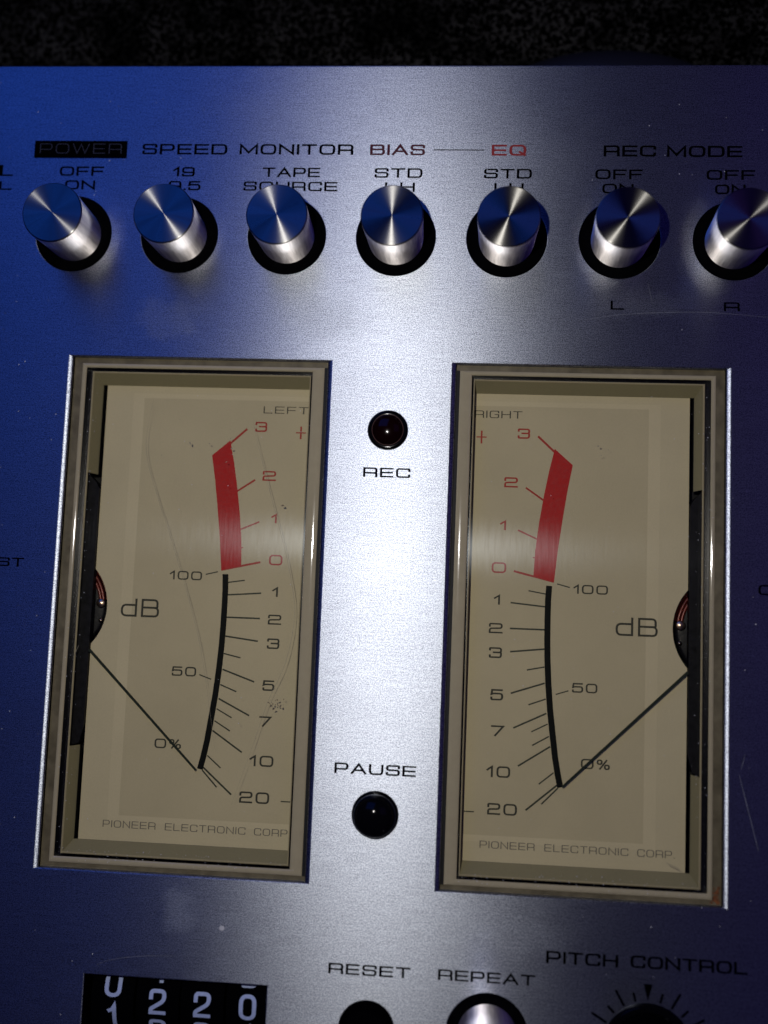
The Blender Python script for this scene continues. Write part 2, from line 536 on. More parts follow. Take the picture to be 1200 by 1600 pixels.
def pen(mb, path, closed, hx, hy, z, mi=0, fn=None, cap=True):
    """flat-pen stroke: pen is an ellipse of half widths hx, hy"""
    q = [Vector((x / hx, y / hy)) for x, y in path]
    cl = [q[0]]
    for p in q[1:]:
        if (p - cl[-1]).length > 1e-5:
            cl.append(p)
    if closed and (cl[0] - cl[-1]).length < 1e-5:
        cl.pop()
    q = cl
    n = len(q)
    if not closed and cap:
        q[0] = q[0] + (q[0] - q[1]).normalized() * 1.0
        q[-1] = q[-1] + (q[-1] - q[-2]).normalized() * 1.0
    if fn:                                     # subdivide for curved carriers
        m = []
        rng_ = range(n if closed else n - 1)
        for i in rng_:
            a, b = q[i], q[(i + 1) % n]
            k = max(1, int((b - a).length / 1.2))
            for j in range(k):
                m.append(a.lerp(b, j / k))
        if not closed:
            m.append(q[-1])
        q = m
        n = len(q)
    L, Rr = [], []
    for i in range(n):
        if closed:
            d0 = (q[i] - q[i - 1]).normalized()
            d1 = (q[(i + 1) % n] - q[i]).normalized()
        else:
            d0 = (q[i] - q[max(i - 1, 0)])
            d1 = (q[min(i + 1, n - 1)] - q[i])
            if i == 0:
                d0 = d1
            if i == n - 1:
                d1 = d0
            d0 = d0.normalized()
            d1 = d1.normalized()
        n0 = Vector((-d0.y, d0.x))
        n1 = Vector((-d1.y, d1.x))
        nn = n0 + n1
        if nn.length < 1e-4:
            nn = n0.copy()
        nn.normalize()
        k = 1 / max(0.4, nn.dot(n0))
        L.append(q[i] + nn * k)
        Rr.append(q[i] - nn * k)
    def mp(p):
        x, y = p.x * hx, p.y * hy
        return fn(x, y) if fn else (x, y, z)
    v = [mp(p) for p in L] + [mp(p) for p in Rr]
    f = []
    for i in range(n if closed else n - 1):
        j = (i + 1) % n
        f.append((n + i, n + j, j, i))
    mb.add(v, f, mi)


def write(mb, text, x0, x1, base, cap, px=0.19, py=0.12, z=0.012, mi=0, gap=0.52, glyphs=G, step=0.004, fn=None, slope=0.0):
    """fit text between x0 and x1; cap = overall cap height; px/py = pen size as a share of cap height"""
    hx, hy = cap * px / 2, cap * py / 2
    ws = [glyphs[c][0] if c in glyphs else .5 for c in text]
    tot = sum(ws) + gap * (len(text) - 1)
    sc = (x1 - x0 - 2 * hx) / max(tot, 1e-6) if tot > 0.01 else 1
    x = x0 + hx
    k = 0
    for c, w in zip(text, ws):
        for closed, pts in glyphs[c][1]:
            P_ = []
            for p in pts:
                X = x + p[0] * w * sc
                Y = base + hy + p[1] * (cap - 2 * hy) + slope * (X - x0)
                P_.append((X, Y, p[2] * cap) if len(p) > 2 else (X, Y))
            pen(mb, round_path(P_, closed), closed, hx, hy, z + (k % 4) * step, mi, fn)
            k += 1
        x += (w + gap) * sc


random.seed(7)
# ------------------------------------------------------------------ layout
PITCH = 23.03
KX = [-0.22 + PITCH * (i - 3) for i in range(7)]
KY = 26.69
WX0, WX1, WH = 13.31, 67.52, 105.0
TOP = 64.45

# ------------------------------------------------------------------ front panel: one sheet with rounded openings
def circle(cx, cy, r, n=64):
    return [(cx + r * math.cos(2 * math.pi * i / n), cy + r * math.sin(2 * math.pi * i / n)) for i in range(n)]


def rect(x0, x1, y0, y1):
    return [(x0, y0), (x1, y0), (x1, y1), (x0, y1)]


def panel():
    holes = []                                  # (type, data, bevel)
    for s in (-1, 1):
        a, b = (WX0, WX1) if s > 0 else (-WX1, -WX0)
        holes.append(('r', (a, b, -WH, 0), 0.98))
    for x in KX:
        holes.append(('c', (x, KY, 8.3), 0.12))
    holes.append(('c', (-0.31, -14.14, 4.05), 0.15))
    holes.append(('c', (0.14, -91.2, 4.55), 0.15))
    holes.append(('c', (0.03, -131.9, 5.3), 0.25))
    holes.append(('c', (23.3, -131.6, 8.0), 0.12))
    holes.append(('r', (-56.45, -19.8, -138, -125.0), 0.2))
    bm = bmesh.new()
    edges = []

    def loop(pts):
        vs = [bm.verts.new((x, y, 0)) for x, y in pts]
        for i in range(len(vs)):
            edges.append(bm.edges.new((vs[i], vs[(i + 1) % len(vs)])))
    X0, X1, Y0 = -170, 170, -170
    loop(rect(X0, X1, Y0, TOP - 0.4))
    rings = []
    for t, d, bv in holes:
        def at_off(o, t=t, d=d):
            if t == 'r':
                e = o * (0.3 if d[3] == 0 else 1.0)
                return rect(d[0] - o, d[1] + o, d[2] - e, d[3] + e)
            return circle(d[0], d[1], d[2] + o)
        loop(at_off(bv))
        rings.append((at_off, bv, t))
    bmesh.ops.triangle_fill(bm, use_beauty=True, use_dissolve=False, edges=edges)
    bm.verts.index_update()
    mb = MB()
    vv = [tuple(v.co) for v in bm.verts]
    ff = []
    for f in bm.faces:
        idx = [v.index for v in f.verts]
        if f.normal.z < 0:
            idx.reverse()
        ff.append(tuple(idx))
    mb.add(vv, ff)
    bm.free()
    for at_off, bv, t in rings:
        prof = [(bv * (1 - math.sin(a)), -bv * (1 - math.cos(a))) for a in [math.pi / 2 * k / 6 for k in range(7)]]
        if t == 'r' and bv > 0.9:                # soft rolled lip of the meter windows: shallow slope, then a tight corner
            prof = [(bv, 0), (.85, -.018), (.72, -.05), (.45, -.135), (.25, -.215), (.12, -.29), (.03, -.42), (0, -.6)]
        prof += [(0, -3.0)]
        prev = None
        for j, (o, z) in enumerate(prof):
            pts = [(x, y, z) for x, y in at_off(o)]
            if prev:
                n = len(pts)
                if n == 4:
                    for i in range(4):
                        k = (i + 1) % 4
                        mb.add([prev[i], prev[k], pts[k], pts[i]], [(0, 3, 2, 1)], 0, False)
                else:
                    mb.add(prev + pts, [(i, n + i, n + (i + 1) % n, (i + 1) % n) for i in range(n)], 0, False)
            prev = pts
    # rounded top edge and the sheet's outer faces
    prev = (TOP - 0.4, 0.0)
    for k in range(1, 6):
        a = math.pi / 2 * k / 5
        cur = (TOP - 0.4 + 0.4 * math.sin(a), -0.4 * (1 - math.cos(a)))
        mb.quad((X0, prev[0], prev[1]), (X1, prev[0], prev[1]), (X1, cur[0], cur[1]), (X0, cur[0], cur[1]))
        prev = cur
    mb.quad((X0, TOP, -.4), (X1, TOP, -.4), (X1, TOP, -3), (X0, TOP, -3))
    mb.quad((X0, Y0, 0), (X0, TOP - .4, 0), (X0, TOP - .4, -3), (X0, Y0, -3))
    mb.quad((X1, Y0, 0), (X1, Y0, -3), (X1, TOP - .4, -3), (X1, TOP - .4, 0))
    mb.quad((X0, Y0, 0), (X0, Y0, -3), (X1, Y0, -3), (X1, Y0, 0))
    return mb.build('front_panel', M_PANEL, ROOT, (0, 0, 0))


PANEL = panel()
MB().box(-170, 170, -170, 60.5, -230, -16).build('cabinet', M_CAB, ROOT)
fascia = MB().box(-170, 170, 60.8, 150, -40, -22).build('upper_fascia', M_SPECK, ROOT)


def hump():
    mb = MB()
    n, m = 40, 14
    v = []
    for j in range(m + 1):
        t = math.pi / 2 * j / m
        for i in range(n):
            a = 2 * math.pi * i / n
            v.append((46 + 25 * math.cos(a) * math.cos(t), 69 + 9.5 * math.sin(a) * math.cos(t), -21.8 + 9 * math.sin(t)))
    f = [(j * n + i, j * n + (i + 1) % n, (j + 1) * n + (i + 1) % n, (j + 1) * n + i) for j in range(m) for i in range(n)]
    mb.add(v, f, 0, True)
    mb.build('head_cover', M_HUMP, ROOT, label='dim dark rounded hump above the panel')


hump()


def legend(text, x0, x1, base, cap, mat=None, px=0.235, py=0.165, z=0.012, parent=None, gap=0.5, name='lettering', label=None, mi=None, org=None):
    mb = MB()
    write(mb, text, x0, x1, base, cap, px, py, z, gap=gap)
    return mb.build(name, mat or M_INK, parent or PANEL, label=label)


# top row of legends
MB().box(-79.3, -58.8, 43.5, 47.4, 0.0, 0.02).build('legend_plate', M_INK, PANEL, label='black printed block behind the word POWER')
legend('POWER', -78.1, -60.0, 44.55, 2.2, M_SILVERINK, 0.09, 0.07, 0.03)
legend('SPEED', -55.47, -36.94, 44.45, 2.33)
legend('MONITOR', -34.31, -9.91, 44.5, 2.33)
legend('BIAS', -6.38, 5.23, 44.5, 2.35, M_BIAS)
legend('EQ', 19.15, 26.32, 44.5, 2.37, M_REDINK)
MB().box(7.07, 17.65, 45.6, 45.8, 0.0, 0.014).build('legend_line', M_INK, PANEL)
legend('REC', 42.27, 52.97, 44.45, 2.38)
legend('MODE', 55.18, 70.41, 44.4, 2.4)
for t, a, b in (('OFF', -73.32, -63.58), ('19', -48.46, -43.73), ('TAPE', -29.09, -16.77), ('STD', -5.23, 4.87), ('STD', 17.7, 27.64), ('OFF', 40.66, 50.3), ('OFF', 63.24, 72.99)):
    legend(t, a, b, 39.55, 2.1)
for t, a, b in (('ON', -71.97, -65.34), ('9.5', -49.25, -42.3), ('SOURCE', -33.05, -12.97), ('LH', -2.95, 3.37), ('LH', 19.92, 26.0), ('ON', 42.14, 48.53), ('ON', 64.94, 71.09)):
    legend(t, a, b, 36.5, 2.05)
legend('L', 44.27, 46.98, 11.9, 1.87)
legend('R', 66.9, 70.06, 11.95, 1.87)
legend('ST', -80.6, -74.94, -44.8, 1.86)
legend('C', 73.93, 77.1, -45.1, 2.0)
legend('L', -86.7, -83.71, 39.4, 2.3)
legend('L', -86.5, -83.74, 36.3, 1.9)
MB().box(-89.5, -86.0, 39.45, 41.9, 0.0, 0.02).build('legend_plate', M_INK, PANEL, label='small black printed square at the left edge')
MB().box(-89.5, -86.3, 36.35, 38.2, 0.0, 0.02).build('legend_plate', M_INK, PANEL, label='small black printed square at the left edge, lower of two')
legend('REC', -5.04, 4.64, -23.93, 1.98)
legend('PAUSE', -8.33, 7.95, -83.49, 2.1)
legend('RESET', -7.82, 8.21, -121.85, 2.03)
legend('REPEAT', 13.59, 32.25, -121.73, 2.02)
legend('PITCH', 34.25, 47.96, -117.3, 2.3)
legend('CONTROL', 50.27, 72.16, -117.15, 2.3)

# scale round the pitch knob
PCX, PCY = 53.65, -132.0
for k in range(-7, 8):
    a = math.radians(15 * k)
    u = Vector((math.sin(a), math.cos(a)))
    w = Vector((u.y, -u.x))
    c = Vector((PCX, PCY))
    if k == 0:
        pts = [c + u * 8.9, c + u * 12.0 + w * 0.85, c + u * 12.0 - w * 0.85]
    else:
        r1 = 12.2 if k % 2 == 0 else 10.7
        h = 0.24
        pts = [c + u * 8.9 + w * h, c + u * 8.9 - w * h, c + u * r1 - w * h, c + u * r1 + w * h]
        pts.reverse()
    MB().prism([tuple(p) for p in pts], 0.0, 0.014).build('pitch_mark', M_INK, PANEL)


# ------------------------------------------------------------------ turned knobs
def make_knob(loc, label):
    x, y = loc
    k = empty('control_knob', ROOT, (x, y, 0), label)
    MB().lathe([(5.75, -0.7), (5.8, 0), (6.0, 6), (6.22, 11.6), (6.22, 11.9)], 96).build('barrel', M_SIDE, k, (x, y, 0))
    MB().lathe([(6.22, 11.9), (6.16, 12.08), (5.98, 12.16)], 96).lathe([(5.98, 12.16), (4.2, 12.16), (2.8, 12.16), (1.4, 12.16), (0.001, 12.16)], 96, smooth=False).build('turned_cap', M_CAP, k, (x, y, 0))
    MB().lathe([(8.29, -0.16), (8.1, -0.4), (7.6, -0.6), (5.7, -0.65)], 72).lathe([(8.29, -3.0), (8.29, -0.16)], 72).build('collar', M_MATT, k, (x, y, 0))
    return k


names = ['POWER', 'SPEED', 'MONITOR', 'BIAS', 'EQ', 'left REC MODE', 'right REC MODE']
proto = make_knob((KX[0], KY), 'turned aluminium knob under the word POWER')


def copy_knob(x, y, label):
    r = proto.copy()
    scene.collection.objects.link(r)
    r.parent = ROOT
    r.location = W(x, y, 0)
    r['label'] = label
    for ch in proto.children:
        c = ch.copy()
        scene.collection.objects.link(c)
        c.parent = r
    return r


for i in range(1, 7):
    copy_knob(KX[i], KY, 'turned aluminium knob under the %s legend' % names[i])
copy_knob(23.3, -131.6, 'turned aluminium knob under the word REPEAT')

# ------------------------------------------------------------------ indicator lamps, reset button, pitch knob
def dome(r, z0, h, n=12, p=1.0):
    return [(r * math.cos(math.pi / 2 * j / n) ** p + (0.001 if j == n else 0), z0 + h * math.sin(math.pi / 2 * j / n)) for j in range(n + 1)]


lx, ly = -0.31, -14.14
la = empty('indicator_lamp', ROOT, (lx, ly, 0), 'dark red indicator lamp above the word REC')
MB().lathe([(4.04, -2.9), (4.04, 0.25), (3.9, 0.5), (3.6, 0.6), (3.25, 0.55)], 64).build('lamp_bezel', M_BLACK, la, (lx, ly, 0))
MB().lathe([(3.3, 0.50), (3.22, 0.66), (3.14, 0.60)], 64).build('lamp_ring', M_RING, la, (lx, ly, 0))
MB().lathe(dome(3.16, 0.45, 1.5), 64).build('lens', M_LENSR, la, (lx, ly, 0))
px_, py_ = 0.14, -91.2
lb = empty('indicator_lamp', ROOT, (px_, py_, 0), 'black domed lamp under the word PAUSE')
MB().lathe([(4.5, -2.9), (4.5, 0.2), (4.4, 0.35), (4.3, 0.35)], 64).build('lamp_bezel', M_BLACK, lb, (px_, py_, 0))
MB().lathe([(4.2, 0.3), (4.2, 1.2)] + dome(4.2, 1.2, 3.0), 64).build('lens', M_BLACK, lb, (px_, py_, 0))
bx, by = 0.03, -131.9
rb_ = empty('push_button', ROOT, (bx, by, 0), 'black round button under the word RESET')
MB().lathe([(4.95, -2.9), (4.95, 4.6), (4.8, 5.0), (4.4, 5.2)], 64).lathe([(4.4, 5.2), (0.001, 5.0)], 64).build('button_cap', M_MATT, rb_, (bx, by, 0))
MB().lathe([(5.29, -0.4), (5.2, -0.8), (4.96, -0.8)], 64).build('collar', M_MATT, rb_, (bx, by, 0))
pk = empty('pitch_knob', ROOT, (PCX, PCY, 0), 'black knob under the words PITCH CONTROL')
MB().lathe([(8.55, 0.02), (8.5, 0.9), (8.1, 1.2)], 80).lathe([(8.1, 1.2), (7.2, 1.3)], 80).build('skirt', M_BLACK, pk, (PCX, PCY, 0))
kn = MB()
prof_n = 96
vv = []
for z, rr in ((1.2, 7.2), (12.5, 6.9), (13.2, 6.3), (13.3, 0.01)):
    for i in range(prof_n):
        a = 2 * math.pi * i / prof_n
        r_ = rr * (1 - (0.025 if (i % 4 < 2 and rr > 6.5) else 0))
        vv.append((r_ * math.cos(a), r_ * math.sin(a), z))
kn.add(vv, [(j * prof_n + i, j * prof_n + (i + 1) % prof_n, (j + 1) * prof_n + (i + 1) % prof_n, (j + 1) * prof_n + i) for j in range(3) for i in range(prof_n)])
kn.build('grip', M_MATT, pk, (PCX, PCY, 0))
MB().box(-0.3, 0.3, 3.0, 6.2, 13.25, 13.5).build('pointer_line', M_DIGIT, pk, (PCX, PCY, 0))

# ------------------------------------------------------------------ tape counter
tcn = empty('tape_counter', ROOT, (-38, -131.5, 0), 'black tape counter window showing pale numerals')
cb = MB()
cb.box(-56.4, -19.85, -137.95, -125.05, -24, -21)
cb.quad((-56.4, -125.05, -1.0), (-19.85, -125.05, -1.0), (-19.85, -125.05, -21), (-56.4, -125.05, -21))
cb.quad((-56.4, -137.95, -1.0), (-56.4, -137.95, -21), (-19.85, -137.95, -21), (-19.85, -137.95, -1.0))
cb.quad((-56.43, -137.95, -1.0), (-56.43, -125.05, -1.0), (-56.43, -125.05, -21), (-56.43, -137.95, -21))
cb.quad((-19.82, -137.95, -1.0), (-19.82, -137.95, -21), (-19.82, -125.05, -21), (-19.82, -125.05, -1.0))
cb.build('counter_housing', M_MATT, tcn)
DR = 9.6
for wi, (wx, phase, seq) in enumerate(((-50.9, 0.57, '10'), (-41.75, 0.0, '321'), (-32.75, 0.02, '32'), (-23.65, -0.03, '109'))):
    cy0, cz0 = -129.9, -1.3 - DR
    mb = MB()
    n = 72
    v = []
    for sx in (-4.3, 4.3):
        for i in range(n):
            a = 2 * math.pi * i / n
            v.append((wx + sx, cy0 + DR * math.cos(a), cz0 + DR * math.sin(a)))
    mb.add(v, [(i, n + i, n + (i + 1) % n, (i + 1) % n) for i in range(n)] , 0, True)
    mb.add(v[:n], [tuple(reversed(range(n)))])
    mb.add(v[n:], [tuple(range(n))])
    mid = {'10': 1, '321': 1, '32': 1, '109': 1}[seq]
    for di, ch in enumerate(seq):
        # arc position of the digit's centre, mm up from the drum's front line
        s0 = (di - mid) * 6.03 + {0: 2.85, 1: 0.0, 2: 0.0, 3: 0.12}[wi]
        if seq == '32':
            s0 = (di - 1) * 6.03

        def fn(x, y, cy0=cy0, cz0=cz0):
            a = y / DR
            return (x, cy0 + (DR + 0.05) * math.sin(a), cz0 + (DR + 0.05) * math.cos(a))
        wdt = 3.45 if ch != '1' else 1.9
        write(mb, ch, wx - wdt / 2, wx + wdt / 2, s0 - 2.45, 4.9, 0.165, 0.15, 0, 1, glyphs=GC, fn=fn)
    mb.build('number_wheel', [M_MATT, M_DIGIT], tcn)


# ------------------------------------------------------------------ level meters
TICKS_RED = [((34.0, -16.95), (30.55, -13.75), .45), ((31.95, -27.05), (28.3, -24.55), .38), ((30.9, -35.15), (26.95, -33.4), .34), ((34.5, -43.75), (26.3, -41.85), .42), ((30.7, -39.05), (30.1, -38.9), .25)]
TICKS_BLK = [((32.85, -46.3), (29.4, -45.75), .26), ((32.9, -48.9), (25.8, -48.3), .32), ((32.8, -53.55), (25.8, -53.55), .34), ((32.9, -57.45), (25.98, -58.25), .34), ((33.0, -61.05), (29.45, -61.8), .28), ((33.1, -64.3), (26.33, -66.6), .34),
             ((33.4, -67.45), (29.95, -68.75), .28), ((33.6, -70.3), (27.03, -73.5), .34), ((33.9, -72.4), (30.65, -74.1), .26), ((34.2, -74.85), (30.87, -76.8), .28), ((34.5, -76.85), (28.15, -81.0), .34), ((35.3, -81.95), (32.4, -84.35), .27),
             ((36.0, -84.4), (29.9, -89.6), .36), ((36.2, -84.95), (33.0, -88.25), .30), ((37.9, -65.6), (35.35, -66.45), .24), ((37.73, -44.8), (35.15, -44.15), .24), ((19.62, -90.42), (17.55, -90.42), .24)]
BAND = [(37.8, -19.6), (36.9, -24.6), (36.1, -30.0), (35.2, -36.8), (34.5, -43.8), (30.3, -42.75), (30.55, -37.5), (31.2, -31.7), (32.1, -25.8), (33.0, -20.9), (34.05, -16.3)]
ARC = [(33.55, -44.6), (33.4, -47.5), (33.38, -51.5), (33.42, -55.5), (33.55, -59.5), (33.85, -64.5), (34.3, -69.5), (34.8, -73.5), (35.5, -78.9), (36.1, -82.2), (36.68, -84.8)]
CONFIG = {
    'left': (-1, [('LEFT', -27.25, -17.6, -10.3, 1.5, 'k'), ('+', -20.1, -18.0, -15.65, 2.7, 'r'), ('3', -28.85, -26.3, -14.3, 2.13, 'r'), ('2', -26.75, -23.9, -24.7, 2.1, 'r'), ('1', -24.5, -23.2, -33.6, 1.95, 'r'),
                  ('0', -24.5, -21.65, -42.4, 2.2, 'r'), ('100', -45.4, -38.5, -46.1, 1.85, 'k'), ('1', -23.5, -22.2, -48.95, 2.0, 'k'), ('2', -24.1, -21.3, -54.7, 2.05, 'k'), ('3', -24.05, -21.45, -59.7, 2.15, 'k'),
                  ('5', -24.55, -22.05, -68.3, 2.15, 'k'), ('7', -24.9, -22.35, -75.6, 2.1, 'k'), ('10', -26.5, -21.5, -83.65, 2.2, 'k'), ('20', -28.2, -22.0, -91.1, 2.3, 'k'), ('50', -43.75, -38.6, -66.05, 1.95, 'k'),
                  ('0%', -46.5, -40.9, -80.95, 1.95, 'k'), ('dB', -55.4, -47.2, -54.2, 3.8, 'b')], (-56.35, -17.4)),
    'right': (1, [('RIGHT', 17.3, 27.2, -10.15, 1.55, 'k'), ('+', 17.85, 19.95, -15.55, 2.7, 'r'), ('3', 26.35, 28.9, -14.35, 2.15, 'r'), ('2', 23.85, 26.65, -24.6, 2.12, 'r'), ('1', 23.2, 24.55, -33.5, 1.98, 'r'),
                  ('0', 21.75, 24.75, -42.35, 2.22, 'r'), ('100', 38.45, 45.4, -46.0, 1.85, 'k'), ('1', 22.4, 23.75, -48.8, 2.0, 'k'), ('2', 21.55, 24.35, -54.65, 2.08, 'k'), ('3', 21.7, 24.35, -59.65, 2.17, 'k'),
                  ('5', 22.25, 24.85, -68.15, 2.25, 'k'), ('7', 22.55, 25.2, -75.3, 2.15, 'k'), ('10', 21.9, 26.65, -83.45, 2.25, 'k'), ('20', 22.25, 28.2, -90.8, 2.28, 'k'), ('50', 38.6, 43.65, -65.9, 1.92, 'k'),
                  ('0%', 40.65, 46.4, -80.9, 1.98, 'k'), ('dB', 47.05, 55.45, -54.15, 3.75, 'b')], (20.95, 59.3)),
}
FX0, FX1, FY0, FY1 = 17.25, 61.35, -100.15, -5.0
FZ = -5.0
NC = (70.2, -52.3)                              # centre of the round cut-out of the scale card
NR = 11.8


def frame_loop(io, s):
    """io = insets (outer, inner, top, bottom) -> four corners, counter-clockwise seen from the front"""
    o, i, t, b = io
    xo, xi = (WX1 - o), (WX0 + i)
    if s > 0:
        return [(xi, -WH + b), (xo, -WH + b), (xo, -t), (xi, -t)]
    return [(-xo, -WH + b), (-xi, -WH + b), (-xi, -t), (-xo, -t)]


def sweep(mb, prof, s, mi=0, skip=None):
    for (a, za), (b, zb) in zip(prof, prof[1:]):
        A = frame_loop(a, s)
        B = frame_loop(b, s)
        for k in range(4):
            m = (k + 1) % 4
            outer = (k == 1 and s > 0) or (k == 3 and s < 0)
            if skip and outer:
                y0, y1 = skip                    # leave the outer wall open between y0 and y1
                def cut(P, Q, y):
                    t = (y - P[1]) / (Q[1] - P[1])
                    return (P[0] + (Q[0] - P[0]) * t, y)
                lo, hi = (k, m) if A[k][1] < A[m][1] else (m, k)
                for (pa, pb, qa, qb) in ((A[lo], B[lo], cut(A[lo], A[hi], y0), cut(B[lo], B[hi], y0)), (cut(A[lo], A[hi], y1), cut(B[lo], B[hi], y1), A[hi], B[hi])):
                    mb.quad((*pa, za), (*qa, za), (*qb, zb), (*pb, zb), mi)
            else:
                mb.quad((*A[k], za), (*A[m], za), (*B[m], zb), (*B[k], zb), mi)


def level_meter(side):
    s, texts, brand = CONFIG[side]
    cx = s * (WX0 + WX1) / 2
    mt = empty('level_meter', ROOT, (cx, -WH / 2, 0), 'tall beige level meter marked ' + ('LEFT' if s < 0 else 'RIGHT'))

    def X(x):
        return s * x
    # outer flange, rounded light rim, black groove, sloping tunnel wall
    mb = MB()
    A1 = (1.75, 0.75, 1.15, 0.95)
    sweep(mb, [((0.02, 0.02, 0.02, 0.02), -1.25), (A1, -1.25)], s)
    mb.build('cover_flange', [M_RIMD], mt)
    # black strip stands in for the dark of the inner gap between cover and panel
    c0, c1 = frame_loop((0.03, 0.03, 0.03, 0.03), s), frame_loop(A1, s)
    ia, ib = (0, 3) if s > 0 else (1, 2)
    MB().box(min(c0[ia][0], c1[ia][0]), max(c0[ia][0], c1[ia][0]), c1[ia][1], c1[ib][1], -1.9, -1.2).build('dark_gap_strip', M_DARK, mt)
    mb = MB()
    prof = []
    A2 = (2.75, 3.25, 2.1, 2.15)
    for k in range(25):
        a = math.pi * k / 24
        t = 0.5 - 0.5 * math.cos(a)
        prof.append((tuple(A1[q] + (A2[q] - A1[q]) * t for q in range(4)), -1.22 + 0.30 * math.sin(a) + 0.09 * max(0.0, math.cos(a * 8)) * (1 if k in (2, 3, 4, 20, 21, 22) else 0)))
    sweep(mb, prof, s)
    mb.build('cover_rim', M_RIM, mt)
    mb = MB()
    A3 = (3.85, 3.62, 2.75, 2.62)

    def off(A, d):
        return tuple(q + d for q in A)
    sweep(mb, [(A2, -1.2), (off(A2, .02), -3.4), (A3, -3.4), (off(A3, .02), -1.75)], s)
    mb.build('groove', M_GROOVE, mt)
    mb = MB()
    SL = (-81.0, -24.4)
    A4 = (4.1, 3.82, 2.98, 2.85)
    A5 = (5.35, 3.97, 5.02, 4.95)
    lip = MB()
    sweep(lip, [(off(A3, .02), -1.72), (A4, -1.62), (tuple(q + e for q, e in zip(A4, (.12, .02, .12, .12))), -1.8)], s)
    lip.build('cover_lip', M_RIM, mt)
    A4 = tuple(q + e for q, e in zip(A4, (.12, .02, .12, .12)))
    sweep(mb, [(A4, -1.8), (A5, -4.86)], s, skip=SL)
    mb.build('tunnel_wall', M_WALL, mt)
    mb = MB()
    sweep(mb, [(A5, -4.86), (off(A5, .04), -6.2)], s, skip=SL)
    lo = frame_loop((0, 0, 0, 0), s)
    mb.box(min(lo[0][0], lo[1][0]) + .01, max(lo[0][0], lo[1][0]) - .01, -WH + .01, -.01, -15.5, -9.5)
    # side walls of the case
    for (a, b) in ((0, 1), (1, 2), (2, 3), (3, 0)):
        c = frame_loop((0.03, 0.03, 0.03, 0.03), s)
        mb.quad((*c[a], -1.4), (*c[b], -1.4), (*c[b], -9.6), (*c[a], -9.6))
    mb.build('meter_case', M_DARK, mt)

    # scale card with its round cut-out
    pts = [(FX0, FY0), (FX1, FY0)]
    x_e = FX1
    half = math.acos((NC[0] - x_e) / NR)
    for k in range(25):
        a = math.pi + half - 2 * half * k / 24
        pts.append((NC[0] + NR * math.cos(a), NC[1] + NR * math.sin(a)))
    pts += [(FX1, FY1), (FX0, FY1)]
    pts = [(X(x), y) for x, y in pts]
    if s < 0:
        pts.reverse()
    MB().prism(pts, FZ - 0.6, FZ).build('scale_card', M_FACE, mt)
    # flat pale strips painted as the inner frame's reflection in the cover
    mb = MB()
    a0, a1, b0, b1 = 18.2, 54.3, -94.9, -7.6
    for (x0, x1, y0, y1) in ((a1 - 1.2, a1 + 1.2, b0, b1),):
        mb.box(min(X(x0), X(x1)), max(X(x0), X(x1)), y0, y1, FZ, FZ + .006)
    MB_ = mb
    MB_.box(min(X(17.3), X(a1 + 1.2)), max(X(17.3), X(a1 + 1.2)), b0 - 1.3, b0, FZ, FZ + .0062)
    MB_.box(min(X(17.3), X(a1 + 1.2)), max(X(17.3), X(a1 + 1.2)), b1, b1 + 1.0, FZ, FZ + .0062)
    MB_.build('cover_reflection_strips', M_FACE2, mt)
    # card border outside the pale strips, a touch paler than the middle
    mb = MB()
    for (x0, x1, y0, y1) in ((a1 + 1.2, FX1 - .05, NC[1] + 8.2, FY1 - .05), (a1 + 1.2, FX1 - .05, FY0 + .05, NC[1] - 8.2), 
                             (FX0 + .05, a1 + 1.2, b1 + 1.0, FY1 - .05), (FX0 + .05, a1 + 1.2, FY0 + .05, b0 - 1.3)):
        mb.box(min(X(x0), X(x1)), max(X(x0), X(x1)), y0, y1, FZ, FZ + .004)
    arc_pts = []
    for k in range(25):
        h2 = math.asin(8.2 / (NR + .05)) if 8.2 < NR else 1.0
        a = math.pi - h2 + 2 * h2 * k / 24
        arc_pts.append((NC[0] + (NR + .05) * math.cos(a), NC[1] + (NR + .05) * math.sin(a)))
    for p, q in zip(arc_pts, arc_pts[1:]):          # strips between the reflection strips and the round cut-out
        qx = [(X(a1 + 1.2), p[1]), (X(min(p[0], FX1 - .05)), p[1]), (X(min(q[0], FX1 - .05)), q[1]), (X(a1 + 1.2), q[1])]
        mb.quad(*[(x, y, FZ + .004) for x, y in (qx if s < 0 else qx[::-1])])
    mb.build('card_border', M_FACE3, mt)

    # printed scale
    band = [(X(x), y) for x, y in BAND]
    if s > 0:
        band.reverse()
    MB().prism(band, FZ, FZ + .02).build('red_band', M_SCRED, mt)
    mb = MB()
    pen(mb, [(X(x), y) for x, y in ARC], 0, 0.62, 0.62, FZ + 0.03, cap=False)
    mb.build('scale_arc', M_SCALE, mt)
    for col, lst in ((M_SCRED2, TICKS_RED), (M_TICK, TICKS_BLK)):
        for a, b, w in lst:
            a2, b2 = Vector((X(a[0]), a[1])), Vector((X(b[0]), b[1]))
            d = (b2 - a2).normalized()
            n = Vector((-d.y, d.x)) * w / 2
            MB().prism([tuple(a2 - n), tuple(b2 - n), tuple(b2 + n), tuple(a2 + n)], FZ, FZ + 0.012).build('tick_mark', col, mt)
    for t, x0, x1, y, c, kd in texts:
        mat = {'k': M_TEXT, 'r': M_SCRED2, 'b': M_TEXT}[kd]
        pw = (0.19, 0.15) if kd != 'b' else (0.12, 0.11)
        if t in ('LEFT', 'RIGHT'):
            pw = (0.16, 0.10)
        if t == '+':
            pw = (0.13, 0.09)
        mb = MB()
        if t in ('100', '10', '20', '50', '0%', '0', '2', '3'):
            pw = (0.18, 0.15)
        write(mb, t, x0, x1, y, c, pw[0], pw[1], FZ + 0.014)
        mb.build('lettering', mat, mt)
    mb = MB()
    ww = brand[1] - brand[0]
    k1, k2 = brand[0], brand[1]
